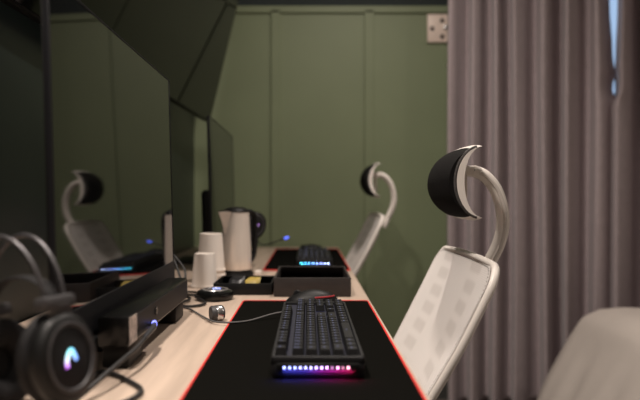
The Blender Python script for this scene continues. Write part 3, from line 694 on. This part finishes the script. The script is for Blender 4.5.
# ------------------------------------------------------------------ chairs
OX = .05
def make_chair():
    t = thing('office_chair', '', 'chair', (0,0,0), 0, 'white mesh chairs at the desk')
    def xb(z): return OX + .116 + .548*(z-.50) + .008*math.sin((z-.50)/.39*PI)
    def hw(z): 
        k = (z-.50)/.39
        return .195 + .031*min(1, k*1.6)
    # frame loop
    loop = []
    ZB, ZT, r = .47, .882, .045
    def P(y, z, dx=0): return Vector((xb(z)+dx-.012*(1-(y/.22)**2)*0, y, z))
    side = [ZB+r+(ZT-ZB-2*r)*i/14 for i in range(15)]
    for z in side: loop.append(P(hw(z), z))
    for k in range(1, 9):
        an = PI/2*k/9; loop.append(P(hw(ZT-r)-r+r*math.cos(an), ZT-r+r*math.sin(an)))
    for k in range(0, 9): 
        y = (hw(ZT-r)-r)*(1-2*k/8); loop.append(P(y, ZT+.004*(1-(y/.18)**2)))
    for k in range(1, 9):
        an = PI/2+PI/2*k/9; loop.append(P(-(hw(ZT-r)-r)+r*math.cos(an), ZT-r+r*math.sin(an)))
    for z in side[::-1]: loop.append(P(-hw(z), z))
    for k in range(1, 9):
        an = PI+PI/2*k/9; loop.append(P(-(hw(ZB+r)-r)+r*math.cos(an), ZB+r+r*math.sin(an)))
    for k in range(0, 9): loop.append(P(-(hw(ZB+r)-r)*(1-2*k/8), ZB))
    for k in range(1, 9):
        an = 1.5*PI+PI/2*k/9; loop.append(P((hw(ZB+r)-r)+r*math.cos(an), ZB+r+r*math.sin(an)))
    b = NB(); tube(b, loop, .0075, 12, True, .0065, (.91, 0, -.42)); fr = obj('back_frame', b, M['ivory'], t)
    # stitch holes along the frame's inner front edge
    b = NB()
    cz = Vector((0, 0, .68)); acc = 0; last = None
    nrm = Vector((-.909, 0, .417))
    for i in range(len(loop)):
        p, q = loop[i], loop[(i+1) % len(loop)]
        nseg = max(1, int((q-p).length/.0062))
        for k in range(nseg):
            c = p+(q-p)*k/nseg
            inw = (Vector((xb(.68), 0, .68))-c); inw -= nrm*inw.dot(nrm); inw.normalize()
            dirn = (q-p).normalized()
            ct = c+inw*.0085+nrm*.0086
            u, v = dirn*.0016, inw*.0011
            b.faces.new([b.verts.new(ct+u*sx+v*sy) for sx, sy in ((-1,-1),(1,-1),(1,1),(-1,1))])
    obj('stitching', b, M['hole'], fr, False)
    # mesh panel
    def msurf(u, v):
        z = ZB+.012+(ZT-ZB-.016)*v
        zc = z
        w = hw(z)-.004
        if z > ZT-r: w -= r-math.sqrt(max(0, r*r-(z-(ZT-r))**2))
        if z < ZB+r: w -= r-math.sqrt(max(0, r*r-(ZB+r-z)**2))
        y = (2*u-1)*w
        return P(y, z)+Vector((.018*(1-(2*u-1)**2)*math.sin(PI*v)**.6-.007, 0, .003))
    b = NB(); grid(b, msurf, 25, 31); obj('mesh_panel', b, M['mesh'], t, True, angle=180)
    # moulded rear shell: three uprights joined by ladder ribs, with slots between them
    b = NB()
    zs = [.485+.385*i/14 for i in range(15)]
    tube(b, [Vector((xb(z)+.026, 0, z)) for z in zs], .070, 14, False, .004, (0,1,0))
    for sgn in (1, -1): tube(b, [Vector((xb(z)+.016, sgn*(hw(z)-.050), z)) for z in zs[:-2]], .026, 12, False, .004, (0,1,0))
    for k in range(9):
        z = .505+.0385*k
        tube(b, [Vector((xb(z)+.026-.010*(abs(y)/.16)**2, y, z)) for y in [(-1+2*i/10)*(hw(z)-.04) for i in range(11)]], .0075, 10, False, .004, (.45,0,.89))
    obj('back_shell', b, M['ivory2'], t)
    # headrest
    ZH, YW = 1.030, .108
    def sec(bulge, y, s, grow=0.0):
        e = abs(y)/YW
        bb = bulge*(1-.13*e**2.2); hh = (.0735+grow)*(1-.10*e**3)
        return Vector((OX+.327-bb*math.sqrt(max(0, 1-s*s))**1.0, y, ZH+hh*s))
    def cres(bm, b_out, b_in, yw, ny=22, ns=28, grow=0):
        A = []
        for i in range(ny+1):
            f = -1+2*i/ny; y = yw*f
            ring = []
            for k in range(ns+1):
                s = -math.cos(PI*k/ns); ring.append(bm.verts.new(sec(b_out, y, s, grow)))
            for k in range(ns-1, 0, -1):
                s = -math.cos(PI*k/ns); ring.append(bm.verts.new(sec(b_in, y, s*.985)))
            A.append(ring)
        n2 = len(A[0])
        for i in range(ny):
            for k in range(n2): bm.faces.new((A[i][k], A[i][(k+1)%n2], A[i+1][(k+1)%n2], A[i+1][k]))
        for R in (A[0], A[-1]):
            # cap as a strip between outer and inner arc
            for k in range(ns):
                o1, o2 = R[k], R[k+1]
                i1 = R[(n2-k) % n2] if k > 0 else R[0]; i2 = R[n2-k-1] if k+1 < ns else R[ns]
                vs = []
                for v in (o1, o2, i2, i1):
                    if v not in vs: vs.append(v)
                if len(vs) >= 3:
                    try: bm.faces.new(vs)
                    except ValueError: pass
        bmesh.ops.recalc_face_normals(bm, faces=bm.faces)
    b = NB(); cres(b, .071, .0550, YW-.002, grow=-.0015); pd = obj('headrest_pad', b, M['padcloth'], t, True, angle=50)
    for sg in (1, -1):
        b = NB(); tube(b, [sec(.0565, sg*(YW-.003), -math.cos(PI*k/24)*.985)+Vector((-.001, 0, 0)) for k in range(25)], .0034, 8); obj('pad_piping', b, M['piping'], pd)
    b = NB(); cres(b, .0545, .0385, YW, grow=.001); shl = obj('headrest_shell', b, M['ivory'], t, True, angle=50)
    b = NB(); box(b, OX+.283, OX+.300, -.018, .018, ZH-.030, ZH+.036, .003); box(b, OX+.316, OX+.324, -.012, .012, ZH-.052, ZH+.03, .003); box(b, OX+.296, OX+.350, -.013, .013, ZH+.014, ZH+.036, .006, 3); obj('bracket', b, M['ivory'], shl)
    b = NB(); lathe(b, [(0,-.0155),(.0035,-.0155),(.0035,.0155),(0,.0155)], 14, Matrix.Translation((OX+.341, 0, ZH+.026)) @ Matrix.Rotation(PI/2, 4, 'X')); obj('pivot_pin', b, M['black'], shl)
    arm = catmull([(OX+.338,0,1.056),(OX+.362,0,1.045),(OX+.384,0,1.018),(OX+.397,0,.980),(OX+.399,0,.940),(OX+.390,0,.905),(OX+.374,0,.872),(OX+.355,0,.83)], 8)
    b = NB(); tube(b, arm, .0125, 14, False, .019, None); ar = obj('headrest_arm', b, M['ivory'], t)
    # raised rib along the near and far side of the arm
    for s in (1, -1):
        b = NB(); tube(b, [p+Vector((-.001, .018*s, -.001)) for p in arm[4:-8]], .0042, 8); obj('arm_groove_rib', b, M['ivory2'], ar)
    # seat, mechanism, base
    b = NB()
    def seat(u, v):
        th = 2*PI*u
        cx = math.copysign(abs(math.cos(th))**.45, math.cos(th)); cy = math.copysign(abs(math.sin(th))**.45, math.sin(th))
        k = math.sin(v*PI)**.5 if 0 < v < 1 else 0
        return Vector((.02+.235*cx*k, .245*cy*k, .455-.034*math.cos(PI*v)))
    grid(b, seat, 48, 13, True); bmesh.ops.remove_doubles(b, verts=b.verts, dist=1e-4); bmesh.ops.recalc_face_normals(b, faces=b.faces)
    obj('seat', b, M['ivory2'], t, True, angle=60)
    b = NB(); box(b, -.10, .13, -.07, .07, .385, .425, .01); tube(b, catmull([(.10,0,.40),(.19,0,.41),(.215,0,.46),(.225,0,.52)], 6), .03, 10, False, .012, (0,1,0)); obj('tilt_mechanism', b, M['darkgrey'], t)
    b = NB(); lathe(b, [(0,.09),(.03,.09),(.03,.24),(.016,.24),(.016,.435),(0,.435)], 20); obj('gas_lift', b, M['black'], t)
    b = NB(); lathe(b, [(0,.07),(.04,.07),(.045,.08),(.045,.115),(.035,.125),(0,.125)], 24); obj('hub', b, M['ivory2'], t)
    for k in range(5):
        an = 2*PI*k/5+.3; d = Vector((math.cos(an), math.sin(an), 0)); u = Vector((-d.y, d.x, 0))
        b = NB(); tube(b, [d*.03+Vector((0,0,.098)), d*.17+Vector((0,0,.090)), d*.30+Vector((0,0,.072))], [.024,.019,.014], 10, False, [.016,.013,.010], u); leg = obj('leg', b, M['ivory2'], t)
        b = NB()
        for s in (-1, 1): lathe(b, [(0,-.008),(.024,-.008),(.026,-.006),(.026,.006),(.024,.008),(0,.008)], 20, Matrix.Translation(d*.295+u*.012*s+Vector((0,0,.0265))) @ Matrix.Rotation(an, 4, 'Z') @ Matrix.Rotation(PI/2, 4, 'X'))
        tube(b, [d*.295+Vector((0,0,.03)), d*.295+Vector((0,0,.072))], .006, 8); obj('caster', b, M['black'], leg)
    for c in [x for x in C.objects if x.parent is t]:
        if c.name.split('.')[0] in ('gas_lift', 'hub', 'leg'): c.location.z = FZ
    return t
ch = make_chair(); ch.location = (-OX, 1.275, 0); ch['label'] = 'large white mesh chair with black headrest, nearest the camera'
ch2 = dup(ch, (-OX-.030, 2.67, 0), math.radians(1.0), 'smaller blurred white chair at the far keyboard, before the green wall')

for c in [x for x in C.objects if x.parent is ch2]:          # this one is set a little higher
    if c.name.split('.')[0] not in ('gas_lift', 'hub', 'leg'): c.location.z += .045
# ------------------------------------------------------------------ light
def area(name, loc, power, size, col, aim=None, spread=180):
    l = bpy.data.lights.new(name, 'AREA'); l.shape = 'DISK'; l.size = size; l.energy = power; l.color = col; l.spread = math.radians(spread)
    o = bpy.data.objects.new(name, l); C.objects.link(o); o.location = loc
    d = (Vector(aim)-Vector(loc)) if aim else Vector((0,0,-1))
    o.rotation_euler = d.to_track_quat('-Z', 'Y').to_euler(); return o
WARM = (1, .89, .80)
area('unseen_lamp', (-.46, .60, ZC-.02), 29, .14, WARM, spread=150)
area('unseen_lamp', (.30, 1.85, ZC-.02), 25, .12, WARM)
area('unseen_lamp', (2.0, 1.0, ZC-.02), 7, .2, WARM)  # unseen fill, added to brighten the bed top
area('unseen_lamp', (-.40, -.7, ZC-.02), 8, .2, WARM)  # unseen fill added behind the camera to brighten chair and back wall
w = bpy.data.worlds.new('sky'); S.world = w; w.use_nodes = True
bg = w.node_tree.nodes['Background']; bg.inputs[0].default_value = (.52, .70, 1, 1); bg.inputs[1].default_value = .9

# ------------------------------------------------------------------ camera
cam = bpy.data.cameras.new('camera'); co = bpy.data.objects.new('camera', cam); C.objects.link(co); S.camera = co
co.location = (0, 0, 1.0); co.rotation_euler = (PI/2, 0, 0)
cam.lens = 35; cam.sensor_width = 36; cam.shift_x = 12/640; cam.shift_y = -2/640
cam.clip_start = .02
cam.dof.use_dof = True; cam.dof.focus_distance = 1.22; cam.dof.aperture_fstop = 2.4
vs = S.view_settings; vs.view_transform = 'Standard'; vs.look = 'None'; vs.gamma = 1; vs.use_curve_mapping = False; vs.exposure = 0
